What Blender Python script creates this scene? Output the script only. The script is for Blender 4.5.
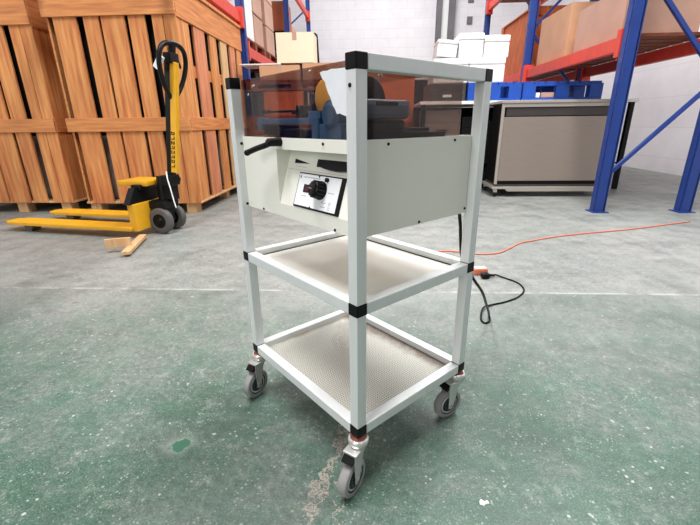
import bpy, bmesh, math, random
from mathutils import Vector, Matrix
for o in list(bpy.data.objects): bpy.data.objects.remove(o, do_unlink=True)
scn = bpy.context.scene
COL = scn.collection
random.seed(7)

# ---------------- camera, world, lamps, exposure ----------------
cam = bpy.data.objects.new('camera', bpy.data.cameras.new('camera'))
COL.objects.link(cam); scn.camera = cam
cam.data.sensor_width = 36; cam.data.lens = 20.3536
Rv = Vector((0.99859, 0.0518841, -0.0112104)); Uv = Vector((-0.0066423, 0.3316723, 0.9433713)); Fv = Vector((-0.0526641, 0.9419669, -0.3315493))
cam.matrix_world = Matrix(((Rv.x, Uv.x, -Fv.x, 0), (Rv.y, Uv.y, -Fv.y, 0), (Rv.z, Uv.z, -Fv.z, 0.7904), (0, 0, 0, 1)))
cam.data.clip_start = 0.02

w = bpy.data.worlds.new('world'); scn.world = w; w.use_nodes = True
bg = w.node_tree.nodes['Background']; bg.inputs[0].default_value = (1.0, 0.985, 0.98, 1); bg.inputs[1].default_value = 0.24

def area(name, loc, rot, sx, sy, power, col=(1, 1, 1)):
    l = bpy.data.lights.new(name, 'AREA'); l.shape = 'RECTANGLE'; l.size = sx; l.size_y = sy; l.energy = power; l.color = col
    o = bpy.data.objects.new(name, l); COL.objects.link(o); o.location = loc; o.rotation_euler = rot; return o
area('warehouse_lamp', (-1.2, 0.2, 5.2), (0, 0, 0), 0.9, 3.0, 330)
area('warehouse_lamp', (1.6, 3.0, 5.2), (0, 0, 0), 0.9, 3.0, 360)
area('warehouse_lamp', (0.3, 8.6, 5.6), (0, 0, 0), 3.0, 2.0, 330)
area('daylight_fill', (-3.2, -4.0, 2.4), (math.radians(68), 0, math.radians(-38)), 3.0, 3.0, 130, (1, 0.98, 0.96))  # unseen fill light added behind the camera; no door is modelled

vs = scn.view_settings
vs.view_transform = 'Standard'; vs.look = 'None'; vs.exposure = -0.1; vs.gamma = 1; vs.use_curve_mapping = False

# ---------------- materials ----------------
def lin(c): return tuple(((x / 255) / 12.92 if x / 255 <= .04045 else ((x / 255 + .055) / 1.055) ** 2.4) for x in c)
def mat(name, rgb, rough=0.5, metal=0.0, noise=0.0, nscale=20, bump=0.0, stretch=None, dark=None):
    m = bpy.data.materials.new(name); m.use_nodes = True
    nt = m.node_tree; b = nt.nodes['Principled BSDF']
    c = lin(rgb); b.inputs['Base Color'].default_value = (*c, 1)
    b.inputs['Roughness'].default_value = rough; b.inputs['Metallic'].default_value = metal
    if max(rgb) < 45: b.inputs['Specular IOR Level'].default_value = .22
    tc = nt.nodes.new('ShaderNodeTexCoord'); mp = nt.nodes.new('ShaderNodeMapping'); nt.links.new(tc.outputs['Object'], mp.inputs[0])
    if stretch: mp.inputs['Scale'].default_value = stretch
    n = nt.nodes.new('ShaderNodeTexNoise'); n.inputs['Scale'].default_value = nscale; n.inputs['Detail'].default_value = 5
    nt.links.new(mp.outputs[0], n.inputs[0])
    if noise > 0:
        r = nt.nodes.new('ShaderNodeMix'); r.data_type = 'RGBA'
        d = lin(dark) if dark else tuple(x * (1 - noise) for x in c)
        r.inputs[6].default_value = (*d, 1); r.inputs[7].default_value = (*c, 1)
        mr = nt.nodes.new('ShaderNodeMapRange'); mr.inputs[1].default_value = .3; mr.inputs[2].default_value = .7
        nt.links.new(n.outputs[0], mr.inputs[0]); nt.links.new(mr.outputs[0], r.inputs[0]); nt.links.new(r.outputs[2], b.inputs['Base Color'])
    if bump > 0:
        bp = nt.nodes.new('ShaderNodeBump'); bp.inputs['Strength'].default_value = bump; bp.inputs['Distance'].default_value = .01
        nt.links.new(n.outputs[0], bp.inputs['Height']); nt.links.new(bp.outputs[0], b.inputs['Normal'])
    return m
M = {}
M['alu'] = mat('anodised_aluminium', (228, 231, 231), .48, .25, .04, 60, 0, (1, 1, .05))
M['black'] = mat('black_plastic', (9, 9, 10), .45)
M['blackgl'] = mat('black_gloss_plastic', (10, 10, 12), .25)
M['cream'] = mat('cream_powder_coat', (240, 238, 228), .42, 0, .03, 12)
M['creamshelf'] = mat('cream_shelf_sheet', (238, 236, 229), .4, 0, .14, 5, 0, None, (222, 215, 204))
M['white'] = mat('white_panel', (238, 240, 242), .4)
M['grey'] = mat('grey_print', (120, 122, 128), .5)
M['chrome'] = mat('zinc_plate', (222, 220, 216), .25, .6, .1, 30)
M['copper'] = mat('rusty_fixing', (146, 82, 66), .5, .3, .3, 60)
M['tyre'] = mat('grey_rubber_tyre', (156, 155, 153), .6, 0, .2, 30)
M['hub'] = mat('wheel_hub', (70, 74, 80), .4, .2, .2, 30)
M['hubb'] = mat('dark_blue_grey_hub', (46, 52, 62), .4, .2, .2, 30)
M['darkm'] = mat('dark_steel', (24, 25, 28), .4, .3, .2, 30)
M['steel'] = mat('bright_steel', (190, 190, 190), .25, .9)
M['bluegrey'] = mat('blue_grey_casting', (112, 132, 160), .4, .1, .12, 20)
M['bluem'] = mat('blue_enamel', (74, 124, 176), .4, 0, .15, 20)
M['yellowm'] = mat('yellow_enamel', (255, 200, 90), .4, 0, .1, 20)
M['brass'] = mat('brass', (190, 150, 90), .35, .7, .1, 20)
M['wood'] = mat('pine_board', (226, 162, 96), .7, 0, .5, 7, .3, (5, 5, .4), (188, 106, 60))
M['woodk'] = mat('pinkish_pine', (222, 150, 108), .7, 0, .5, 7, .3, (5, 5, .4), (188, 110, 76))
M['woodh'] = mat('pine_board_horizontal', (222, 152, 88), .7, 0, .5, 7, .3, (.5, 6, 6), (188, 118, 72))
M['woody'] = mat('pine_board_lengthwise', (222, 148, 84), .7, 0, .5, 7, .3, (6, .5, 6), (186, 112, 66))
M['woodp'] = mat('pale_pine', (224, 186, 138), .75, 0, .4, 7, .2, (6, 6, .6), (200, 150, 104))
M['woodd'] = mat('red_brown_timber', (150, 78, 46), .7, 0, .5, 8, .2, (1, 6, 6), (104, 48, 30))
M['woodo'] = mat('orange_timber', (206, 108, 50), .65, 0, .5, 6, .2, (6, 6, 1), (164, 76, 34))
M['card'] = mat('brown_cardboard', (206, 158, 122), .8, 0, .15, 4)
M['cardr'] = mat('red_brown_cardboard', (176, 98, 62), .8, 0, .2, 4)
M['cardp'] = mat('pinkish_cardboard', (196, 156, 136), .8, 0, .15, 4)
M['cream2'] = mat('cream_cardboard', (240, 226, 198), .75, 0, .05, 3)
M['foam'] = mat('white_foam', (242, 242, 242), .7, 0, .03, 30, .1)
M['dark'] = mat('black_plastic_and_shade', (14, 13, 14), .6, 0, .3, 5)  # black parts; also stands in for shade in crates and on the cabinet
M['film'] = mat('grey_film_wrap', (150, 140, 134), .35, 0, .5, 6, .5)
M['rackblue'] = mat('rack_blue_paint', (34, 64, 140), .4, 0, .15, 9)
M['rackred'] = mat('rack_red_paint', (222, 66, 44), .45, 0, .15, 9)
M['palblue'] = mat('blue_pallet_plastic', (32, 84, 184), .45, 0, .15, 9)
M['cab'] = mat('brushed_brown_grey_steel', (164, 150, 140), .38, .35, .08, 8, 0, (1, 1, 12))
M['cabd'] = mat('dark_recess_steel', (84, 78, 76), .4, .4)
M['cabf'] = mat('pale_cabinet_frame', (186, 178, 168), .4, .3)
M['orange'] = mat('orange_cable', (226, 128, 98), .5)
M['jackb'] = mat('jack_black_enamel', (22, 22, 24), .35, 0, .2, 20)
M['jacky'] = mat('jack_yellow_enamel', (238, 176, 34), .4, 0, .1, 12)
M['jtyre'] = mat('jack_tyre_grey', (96, 92, 90), .6, 0, .3, 20)
M['red'] = mat('red_fabric', (186, 70, 82), .8, 0, .3, 20)
M['colg'] = mat('column_dark_grey', (112, 108, 112), .7, 0, .2, 4)
M['colw'] = mat('column_white', (232, 232, 232), .7)
M['paper'] = mat('white_paper', (236, 238, 244), .7, 0, .06, 30)

def smoked():
    m = bpy.data.materials.new('smoked_acrylic'); m.use_nodes = True; nt = m.node_tree; nt.nodes.clear()
    o = nt.nodes.new('ShaderNodeOutputMaterial'); mx = nt.nodes.new('ShaderNodeMixShader'); t = nt.nodes.new('ShaderNodeBsdfTransparent')
    g = nt.nodes.new('ShaderNodeBsdfGlossy'); lw = nt.nodes.new('ShaderNodeLayerWeight'); pw = nt.nodes.new('ShaderNodeMath'); pw.operation = 'POWER'; pw.inputs[1].default_value = 4.5; nt.links.new(lw.outputs['Facing'], pw.inputs[0]); fr = nt.nodes.new('ShaderNodeMath'); fr.operation = 'MULTIPLY_ADD'; fr.inputs[1].default_value = .55; fr.inputs[2].default_value = .018; nt.links.new(pw.outputs[0], fr.inputs[0])
    t.inputs[0].default_value = (.78, .725, .70, 1); g.inputs['Roughness'].default_value = .03; g.inputs[0].default_value = (.9, .9, .9, 1)
    nt.links.new(fr.outputs[0], mx.inputs[0]); nt.links.new(t.outputs[0], mx.inputs[1]); nt.links.new(g.outputs[0], mx.inputs[2]); nt.links.new(mx.outputs[0], o.inputs[0])
    return m
M['smoke'] = smoked()

class NT:
    def __init__(s, m): s.nt = m.node_tree
    def n(s, t, **k):
        x = s.nt.nodes.new(t)
        for a, b in k.items(): setattr(x, a, b)
        return x
    def put(s, sock, v):
        if isinstance(v, bpy.types.NodeSocket): s.nt.links.new(v, sock)
        else: sock.default_value = v
    def math(s, op, a, b=0.0, c=None, clamp=False):
        x = s.n('ShaderNodeMath', operation=op, use_clamp=clamp); s.put(x.inputs[0], a); s.put(x.inputs[1], b)
        if c is not None: s.put(x.inputs[2], c)
        return x.outputs[0]
    def mr(s, v, a, b, c=0.0, d=1.0):
        x = s.n('ShaderNodeMapRange'); s.put(x.inputs[0], v)
        for i, q in enumerate((a, b, c, d)): x.inputs[i + 1].default_value = q
        return x.outputs[0]
    def mix(s, f, a, b):
        x = s.n('ShaderNodeMix', data_type='RGBA'); s.put(x.inputs[0], f)
        for i, q in ((6, a), (7, b)): s.put(x.inputs[i], q if isinstance(q, bpy.types.NodeSocket) else (*q, 1))
        return x.outputs[2]
    def noise(s, vec, sc, det=4, rough=.5):
        x = s.n('ShaderNodeTexNoise'); s.put(x.inputs['Vector'], vec); x.inputs['Scale'].default_value = sc; x.inputs['Detail'].default_value = det; x.inputs['Roughness'].default_value = rough
        return x.outputs[0]

def floor_mat():
    m = bpy.data.materials.new('worn_painted_concrete'); m.use_nodes = True; N_ = NT(m); b = m.node_tree.nodes['Principled BSDF']
    tc = N_.n('ShaderNodeTexCoord'); V = tc.outputs['Object']; sp = N_.n('ShaderNodeSeparateXYZ'); N_.put(sp.inputs[0], V); X, Y = sp.outputs[0], sp.outputs[1]
    big = N_.noise(V, 1.3, 5, .6); mid = N_.noise(V, 7, 6, .65); fine = N_.noise(V, 60, 4, .7); vf = N_.noise(V, 230, 3, .6)
    conc = N_.mix(N_.mr(mid, .3, .72), lin((116, 118, 115)), lin((158, 158, 154)))
    conc = N_.mix(N_.mr(big, .35, .7, 0, .5), conc, lin((100, 116, 110)))
    conc = N_.mix(N_.mr(fine, .42, .65, 0, .4), conc, lin((176, 176, 171)))
    green = N_.mix(N_.mr(mid, .38, .62), lin((32, 62, 50)), lin((62, 94, 80)))
    green = N_.mix(N_.mr(fine, .38, .66, 0, .7), green, lin((92, 116, 102)))
    green = N_.mix(N_.mr(big, .42, .66, 0, .7), green, lin((36, 74, 54)))
    green = N_.mix(N_.mr(vf, .5, .66, 0, .35), green, lin((150, 160, 152)))
    # how much paint is left: full in front, worn away towards the joint, none past it
    left = N_.mr(Y, 1.80, 1.05, .26, .97)
    left = N_.math('ADD', left, N_.mr(mid, .3, .7, -.34, .22)); left = N_.math('ADD', left, N_.mr(big, .35, .65, -.2, .2), clamp=True)
    edge = N_.math('GREATER_THAN', 1.812, Y)
    left = N_.math('MULTIPLY', left, edge)
    col = N_.mix(left, conc, green)
    blot = N_.noise(V, 3.6, 6, .68); col = N_.mix(N_.mr(blot, .50, .68, 0, .4), col, lin((58, 70, 64)))
    gr = N_.noise(V, 18, 6, .75); col = N_.mix(N_.mr(gr, .54, .68, 0, .28), col, lin((166, 170, 160))); col = N_.mix(N_.mr(gr, .46, .34, 0, .3), col, lin((48, 62, 54)))
    # bright scuffed line along the joint
    jl = N_.math('ABSOLUTE', N_.math('SUBTRACT', Y, 1.815)); jl = N_.mr(jl, .004, .014, 1, 0)
    jl = N_.math('MULTIPLY', jl, N_.mr(mid, .38, .62, .0, .4)); col = N_.mix(jl, col, lin((205, 206, 202)))
    # chips and specks
    for sc, th, c, am in ((38, .14, (182, 186, 178), .75), (90, .24, (146, 156, 148), .65), (60, .2, (166, 170, 162), .55), (17, .07, (196, 194, 188), .7)):
        v = N_.n('ShaderNodeTexVoronoi'); N_.put(v.inputs['Vector'], V); v.inputs['Scale'].default_value = sc
        msk = N_.mr(N_.math('ADD', v.outputs['Distance'], N_.mr(fine, .3, .7, .09, -.09)), th * .6, th, 1, 0)
        col = N_.mix(N_.math('MULTIPLY', N_.math('MULTIPLY', msk, N_.mr(N_.noise(V, 5 + sc * .07, 2), .46, .58)), am), col, lin(c))
    v = N_.n('ShaderNodeTexVoronoi'); N_.put(v.inputs['Vector'], V); v.inputs['Scale'].default_value = 11
    col = N_.mix(N_.math('MULTIPLY', N_.mr(v.outputs['Distance'], .03, .05, 1, 0), .7), col, lin((60, 62, 60)))
    # dark worn scuffs on the bare concrete
    sc_ = N_.n('ShaderNodeMapping'); sc_.inputs['Scale'].default_value = (2, 9, 1); N_.put(sc_.inputs[0], V)
    st = N_.mr(N_.noise(sc_.outputs[0], 3, 6, .7), .56, .72, 0, .35); col = N_.mix(st, col, lin((120, 122, 122)))
    # hairline cracks with pale crumbled lips
    for ax, bx, y0, y1, wd in ((.232, -.268, .45, .9, .0032), (.10, -.128, .45, .78, .0026), (.45, -.43, .66, .9, .003)):
        wob = N_.math('ADD', N_.mr(N_.noise(V, 28, 4, .7),   .3, .7, -.03, .03), N_.mr(N_.noise(V, 120, 2), .3, .7, -.005, .005))
        xc = N_.math('ADD', N_.math('MULTIPLY', Y, ax), bx); d = N_.math('ABSOLUTE', N_.math('ADD', N_.math('SUBTRACT', X, xc), wob))
        lim = N_.math('MULTIPLY', N_.mr(Y, y0 - .02, y0), N_.mr(Y, y1, y1 + .04, 1, 0))
        lip = N_.math('MULTIPLY', N_.math('MULTIPLY', N_.mr(d, wd * .6, wd * 1.5, 1, 0), lim), N_.mr(fine, .3, .5, .35, .95))
        col = N_.mix(lip, col, lin((176, 160, 150)))
        col = N_.mix(N_.math('MULTIPLY', N_.math('MULTIPLY', N_.mr(d, wd * .1, wd * .28, 1, 0), lim), .6), col, lin((92, 88, 82)))
    # fresh green blot with a pale ring
    dx = N_.math('SUBTRACT', X, -.493); dy = N_.math('MULTIPLY', N_.math('SUBTRACT', Y, .799), 1.0)
    dd = N_.math('SQRT', N_.math('ADD', N_.math('MULTIPLY', dx, dx), N_.math('MULTIPLY', dy, dy))); dd = N_.math('ADD', dd, N_.mr(N_.noise(V, 30, 3), .3, .7, -.014, .014))
    col = N_.mix(N_.mr(dd, .028, .045, .3, 0), col, lin((150, 160, 152)))
    col = N_.mix(N_.mr(dd, .019, .023, 1, 0), col, lin((50, 100, 78)))
    N_.put(b.inputs['Base Color'], col)
    N_.put(b.inputs['Roughness'], N_.mr(fine, .3, .7, .42, .62))
    bp = N_.n('ShaderNodeBump'); bp.inputs['Strength'].default_value = .35; bp.inputs['Distance'].default_value = .002; N_.put(bp.inputs['Height'], fine); N_.put(b.inputs['Normal'], bp.outputs[0])
    return m
def wall_mat(axis):
    m = bpy.data.materials.new('painted_blockwork'); m.use_nodes = True; N_ = NT(m); b = m.node_tree.nodes['Principled BSDF']
    tc = N_.n('ShaderNodeTexCoord'); mp = N_.n('ShaderNodeMapping'); N_.put(mp.inputs[0], tc.outputs['Object'])
    mp.inputs['Rotation'].default_value = (math.radians(90), 0, 0) if axis == 'x' else (math.radians(90), 0, math.radians(90))
    br = N_.n('ShaderNodeTexBrick'); N_.put(br.inputs['Vector'], mp.outputs[0]); br.inputs['Scale'].default_value = 1
    br.inputs['Color1'].default_value = (*lin((232, 229, 232)), 1); br.inputs['Color2'].default_value = (*lin((229, 226, 229)), 1); br.inputs['Mortar'].default_value = (*lin((220, 217, 220)), 1)
    br.inputs['Brick Width'].default_value = .45; br.inputs['Row Height'].default_value = .225; br.inputs['Mortar Size'].default_value = .008; br.inputs['Mortar Smooth'].default_value = .3
    nz = N_.noise(tc.outputs['Object'], 2.2, 5, .6)
    N_.put(b.inputs['Base Color'], N_.mix(N_.mr(nz, .4, .75, 0, .4), br.outputs[0], lin((204, 201, 207)))); b.inputs['Roughness'].default_value = .8
    return m
M['floor'] = floor_mat(); M['wallx'] = wall_mat('x'); M['wally'] = wall_mat('y')
def shelf_mat():
    m = mat('perforated_sheet', (204, 200, 190), .5); N_ = NT(m); b = m.node_tree.nodes['Principled BSDF']
    tc = N_.n('ShaderNodeTexCoord'); V = tc.outputs['Object']; sp = N_.n('ShaderNodeSeparateXYZ'); N_.put(sp.inputs[0], V)
    nz = N_.noise(V, 12, 5, .7)
    e = N_.mr(N_.math('ADD', sp.outputs[0], N_.mr(nz, .3, .7, -.015, .015)), .318, .350)
    e2 = N_.mr(N_.math('ADD', sp.outputs[1], N_.mr(nz, .3, .7, -.02, .02)), .435, .455, 0, .5)
    c = N_.mix(N_.math('MULTIPLY', e, .85), lin((204, 200, 190)), lin((92, 62, 42))); c = N_.mix(e2, c, lin((176, 140, 110)))
    N_.put(b.inputs['Base Color'], c); return m
M['perf'] = shelf_mat()

# ---------------- mesh helpers ----------------
def prop(o, label=None, cat=None, group=None, kind=None):
    if label: o['label'] = label
    if cat: o['category'] = cat
    if group: o['group'] = group
    if kind: o['kind'] = kind
    return o
def empty(name, loc=(0, 0, 0), rz=0, label=None, cat=None, group=None):
    o = bpy.data.objects.new(name, None); COL.objects.link(o); o.location = loc; o.rotation_euler = (0, 0, rz); o.empty_display_size = .1
    return prop(o, label, cat, group)
class MB:
    def __init__(s): s.v = []; s.f = []; s.m = []; s.sm = []
    def add(s, vs, fs, mi=0, sm=False, tr=None):
        b = len(s.v); s.v += [tuple(tr @ Vector(v)) if tr else tuple(v) for v in vs]
        for f in fs: s.f.append([b + i for i in f]); s.m.append(mi); s.sm.append(sm)
        return s
    def box(s, x0, x1, y0, y1, z0, z1, bev=0, mi=0, tr=None):
        x0, x1 = sorted((x0, x1)); y0, y1 = sorted((y0, y1)); z0, z1 = sorted((z0, z1))
        bm = bmesh.new(); bmesh.ops.create_cube(bm, size=1)
        for v in bm.verts: v.co = Vector(((v.co.x + .5) * (x1 - x0) + x0, (v.co.y + .5) * (y1 - y0) + y0, (v.co.z + .5) * (z1 - z0) + z0))
        if bev > 0: bmesh.ops.bevel(bm, geom=bm.edges[:], offset=min(bev, .45 * min(x1 - x0, y1 - y0, z1 - z0)), segments=2, affect='EDGES', profile=.6)
        bm.verts.index_update(); s.add([v.co[:] for v in bm.verts], [[v.index for v in f.verts] for f in bm.faces], mi, False, tr); bm.free(); return s
    def cyl(s, a, b, r, r2=None, seg=20, mi=0, cap=True, sm=True, tr=None):
        a = Vector(a); b = Vector(b); d = (b - a).normalized(); r2 = r if r2 is None else r2
        u = d.orthogonal().normalized(); w_ = d.cross(u); vs = []
        for i in range(seg):
            t = 2 * math.pi * i / seg; k = u * math.cos(t) + w_ * math.sin(t); vs += [a + k * r, b + k * r2]
        s.add(vs, [[2 * i, 2 * ((i + 1) % seg), 2 * ((i + 1) % seg) + 1, 2 * i + 1] for i in range(seg)], mi, sm, tr)
        if cap:
            s.add([vs[2 * i] for i in range(seg)], [list(range(seg))[::-1]], mi, False, tr); s.add([vs[2 * i + 1] for i in range(seg)], [list(range(seg))], mi, False, tr)
        return s
    def lathe(s, prof, c, ax, seg=28, mi=0, tr=None):      # prof: (radius, distance along axis)
        c = Vector(c); d = Vector(ax).normalized(); u = d.orthogonal().normalized(); w_ = d.cross(u); vs = []; n = len(prof)
        for i in range(seg):
            t = 2 * math.pi * i / seg; k = u * math.cos(t) + w_ * math.sin(t)
            for r, h in prof: vs.append(c + k * max(r, 1e-5) + d * h)
        fs = [[i * n + j, ((i + 1) % seg) * n + j, ((i + 1) % seg) * n + j + 1, i * n + j + 1] for i in range(seg) for j in range(n - 1)]
        s.add(vs, fs, mi, True, tr); return s
    def tube(s, pts, r, seg=10, mi=0, smooth=4, closed=False, tr=None):
        P = [Vector(p) for p in pts]
        if smooth > 1:
            Q = []; n = len(P)
            for i in range(n - 1):
                p0 = P[max(i - 1, 0)]; p1 = P[i]; p2 = P[i + 1]; p3 = P[min(i + 2, n - 1)]
                for k in range(smooth):
                    t = k / smooth; Q.append(.5 * ((2 * p1) + (p2 - p0) * t + (2 * p0 - 5 * p1 + 4 * p2 - p3) * t * t + (3 * p1 - p0 - 3 * p2 + p3) * t ** 3))
            Q.append(P[-1]); P = Q
        vs = []; n = len(P); u = None
        for i, p in enumerate(P):
            d = (P[min(i + 1, n - 1)] - P[max(i - 1, 0)]).normalized()
            u = d.orthogonal().normalized() if u is None else (u - d * u.dot(d)).normalized()
            w_ = d.cross(u)
            for k in range(seg):
                t = 2 * math.pi * k / seg; vs.append(p + (u * math.cos(t) + w_ * math.sin(t)) * r)
        fs = [[i * seg + k, i * seg + (k + 1) % seg, (i + 1) * seg + (k + 1) % seg, (i + 1) * seg + k] for i in range(n - 1) for k in range(seg)]
        s.add(vs, fs + [list(range(seg))[::-1], [(n - 1) * seg + k for k in range(seg)]], mi, True, tr); return s
    def prism(s, poly, vec, mi=0, tr=None):
        a = [Vector(p) for p in poly]; b = [p + Vector(vec) for p in a]; n = len(a)
        s.add(a + b, [list(range(n))[::-1], list(range(n, 2 * n))] + [[i, (i + 1) % n, n + (i + 1) % n, n + i] for i in range(n)], mi, False, tr); return s
    def beam(s, a, b, wx, wy, mi=0, bev=0):               # rectangular bar between two points
        a = Vector(a); b = Vector(b); d = b - a; L = d.length; q = d.to_track_quat('Z', 'X').to_matrix().to_4x4(); q.translation = a
        return s.box(-wx / 2, wx / 2, -wy / 2, wy / 2, 0, L, bev, mi, tr=q)
    def build(s, name, mats, parent=None, origin=None):
        me = bpy.data.meshes.new(name); vs = s.v
        if origin: vs = [(v[0] - origin[0], v[1] - origin[1], v[2] - origin[2]) for v in vs]
        me.from_pydata(vs, [], s.f)
        for m in (mats if isinstance(mats, (list, tuple)) else [mats]): me.materials.append(m)
        for p, mi, sm in zip(me.polygons, s.m, s.sm): p.material_index = mi; p.use_smooth = sm
        bm = bmesh.new(); bm.from_mesh(me); bmesh.ops.recalc_face_normals(bm, faces=bm.faces[:]); bm.to_mesh(me); bm.free()
        me.update()
        o = bpy.data.objects.new(name, me); COL.objects.link(o)
        if parent: o.parent = parent
        if origin: o.location = origin
        return o
def copy_tree(o, parent=None):
    c = o.copy(); COL.objects.link(c); c.parent = parent
    for ch in list(o.children): copy_tree(ch, c)
    return c

# ---------------- setting ----------------
def struct(name, mb, m): return prop(mb.build(name, m), kind='structure')
f = MB().box(-4.4, 4.6, -3.0, 12.2, -.15, 0); struct('floor', f, M['floor'])
struct('wall_back', MB().box(-4.4, 4.6, 12.0, 12.2, 0, 6.0), M['wallx'])
struct('wall_left', MB().box(-4.55, -4.4, 0.5, 12.2, 0, 6.0), M['wally'])
struct('wall_right', MB().box(4.6, 4.75, 0.5, 12.2, 0, 6.0), M['wally'])
c = MB()                                                   # steel column against the back wall
c.box(1.655, 1.785, 11.82, 12, 0, 6, 0, 0); c.box(1.785, 1.955, 11.90, 12, 0, 6, 0, 1); c.box(1.955, 2.12, 11.82, 12, 0, 6, 0, 0)
struct('trim_1', c, [M['colg'], M['colw']])
for z, lb_ in ((3.29, 'small grey block vent in the back wall, just above the foam boxes'), (3.78, 'small grey block vent high in the back wall, upper of two')):
    o = MB().box(2.46, 2.60, 11.97, 12.0, z - .09, z + .09, .005); o.box(2.475, 2.585, 11.965, 11.99, z - .07, z + .07)
    prop(o.build('wall_vent', M['colg'], origin=(2.53, 12, z)), lb_, 'vent')

# ---------------- the trolley ----------------
TX, TY, TR = -0.02567, 0.68337, 0.756488
W, D, t = .3913, .4789, .025
ZB, ZM, ZT = .14297, .4349, .89667
T = empty('equipment_trolley', (TX, TY, 0), TR, 'white aluminium framed trolley on four casters carrying a cream machine under a smoked cover', 'trolley')
corners = [(0, 0), (W - t, 0), (0, D - t), (W - t, D - t)]
for (x, y) in corners:
    MB().box(x, x + t, y, y + t, ZB + t, ZM, .0015).box(x, x + t, y, y + t, ZM + t, ZT - t, .0015).build('post', M['alu'], T)
for (x, y) in corners:
    for z in (ZB, ZM, ZT - t):
        e = .0008
        MB().box(x - e, x + t + e, y - e, y + t + e, z, z + t, .002).build('corner_cap', M['black'], T)
g = .0012
for z in (ZB, ZM):
    MB().box(t + g, W - t - g, 0, t, z, z + t, .0018).build('rail', M['alu'], T)
    MB().box(t + g, W - t - g, D - t, D, z, z + t, .0018).build('rail', M['alu'], T)
    MB().box(0, t, t + g, D - t - g, z, z + t, .0018).build('rail', M['alu'], T)
    MB().box(W - t, W, t + g, D - t - g, z, z + t, .0018).build('rail', M['alu'], T)
MB().box(t + g, W - t - g, 0, t, ZT - t, ZT, .0018).build('rail', M['alu'], T)
prop(MB().box(t - .002, W - t + .002, t - .002, D - t + .002, ZM + .006, ZM + .009).build('shelf', M['creamshelf'], T), 'solid cream middle shelf sheet')
MB().box(t + .001, W - t - .001, D - t - .004, D - t - .0005, ZM + .0092, ZM + .0105).box(W - t - .004, W - t - .0005, t + .001, D - t - .001, ZM + .0092, ZM + .0105).build('gap_shade', M['black'], T)  # black strips standing in for the shadowed gap along the rear rails
# perforated bottom shelf
mb = MB(); x0, x1, y0, y1, zz = t, W - t, t, D - t, ZB + .008
nx, ny = 54, 68; dx, dy = (x1 - x0) / nx, (y1 - y0) / ny; hr = .0015
vs = []; fs = []
for i in range(nx):
    for j in range(ny):
        cx, cy = x0 + (i + .5) * dx, y0 + (j + .5) * dy; b = len(vs)
        off = .25 * dx if j % 2 else -.25 * dx
        vs += [(cx - dx / 2, cy - dy / 2, zz), (cx + dx / 2, cy - dy / 2, zz), (cx + dx / 2, cy + dy / 2, zz), (cx - dx / 2, cy + dy / 2, zz)]
        for k in range(8):
            a = math.radians(-135 + 45 * k); sx = off * .45; vs.append((cx + sx + hr * math.cos(a), cy + hr * math.sin(a), zz))
        for k in range(4): fs.append([b + k, b + (k + 1) % 4, b + 4 + (2 * k + 2) % 8, b + 4 + (2 * k + 1) % 8, b + 4 + 2 * k])
mb.add(vs, fs)
pf = prop(mb.build('shelf', M['perf'], T), 'perforated bottom shelf sheet with rust along the rear edge')
# casters
def caster(x, y, ang):
    ca, sa = math.cos(ang), math.sin(ang)
    root = MB().lathe([(0, ZB - .0005), (.011, ZB - .0005), (.011, ZB - .005), (.0175, ZB - .006), (.0175, ZB - .010), (0, ZB - .010)], (x, y, 0), (0, 0, 1), 20).build('caster', M['copper'], T)
    MB().lathe([(.0, ZB - .0102), (.0176, ZB - .0102), (.018, ZB - .007), (.021, ZB - .007), (.0235, ZB - .012), (.0235, ZB - .022), (.018, ZB - .027), (0, ZB - .027)], (x, y, 0), (0, 0, 1), 28).build('swivel_cup', M['chrome'], root)
    tr = Matrix.Translation((x, y, 0)) @ Matrix.Rotation(ang, 4, 'Z')
    R_ = .0430; wx = .028                                   # wheel centre offset along the caster's trailing direction
    fk = MB(); fk.box(-.014, .037, -.0175, .0175, ZB - .033, ZB - .027, .002, tr=tr)
    for sd in (-1, 1):
        yy = sd * .0158
        fk.prism([(-.010, yy, ZB - .03), (.036, yy, ZB - .03), (.038, yy, .095), (wx + .007, yy, R_ - .010), (wx - .007, yy, R_ - .010), (.004, yy, .100)], (0, -sd * .002, 0), tr=tr)
    fk.build('fork', M['chrome'], root)
    hs = MB().prism([(.0, -.0135, ZB - .034), (.038, -.0135, ZB - .034), (.050, -.0135, ZB - .045), (.046, -.0135, ZB - .0485), (.0, -.0135, ZB - .046)], (0, .027, 0), tr=tr); hs.build('wheel_guard', M['black'], root)
    wl = MB().lathe([(.031, -.010), (.040, -.0115), (R_, -.008), (R_ + .0001, .008), (.040, .0115), (.031, .010)], (wx, 0, R_), (0, 1, 0), 40, tr=tr)
    wheel = wl.build('wheel', M['tyre'], root)
    hb = MB().lathe([(0, -.0135), (.006, -.0135), (.007, -.009), (.012, -.008), (.014, -.011), (.021, -.0115), (.0225, -.007), (.032, -.007), (.032, .007), (.0225, .007), (.021, .0115), (.014, .011), (.012, .008), (.007, .009), (.006, .0135), (0, .0135)], (wx, 0, R_), (0, 1, 0), 36, tr=tr)
    hb.build('hub', M['hubb'], root)
    MB().lathe([(.0235, -.0070), (.0245, -.0092), (.0270, -.0092), (.0280, -.0070), (.0280, .0070), (.0270, .0092), (.0245, .0092), (.0235, .0070)], (wx, 0, R_), (0, 1, 0), 36, tr=tr).build('rim', M['alu'], root)
    MB().cyl((wx, -.0195, R_), (wx, .0195, R_), .0042, seg=6, tr=tr).build('axle_bolt', M['steel'], root)
    return root
for (x, y), a in zip(corners, (math.radians(196), math.radians(170), math.radians(198), math.radians(150))):
    caster(x + t / 2, y + t / 2, a)
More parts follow.
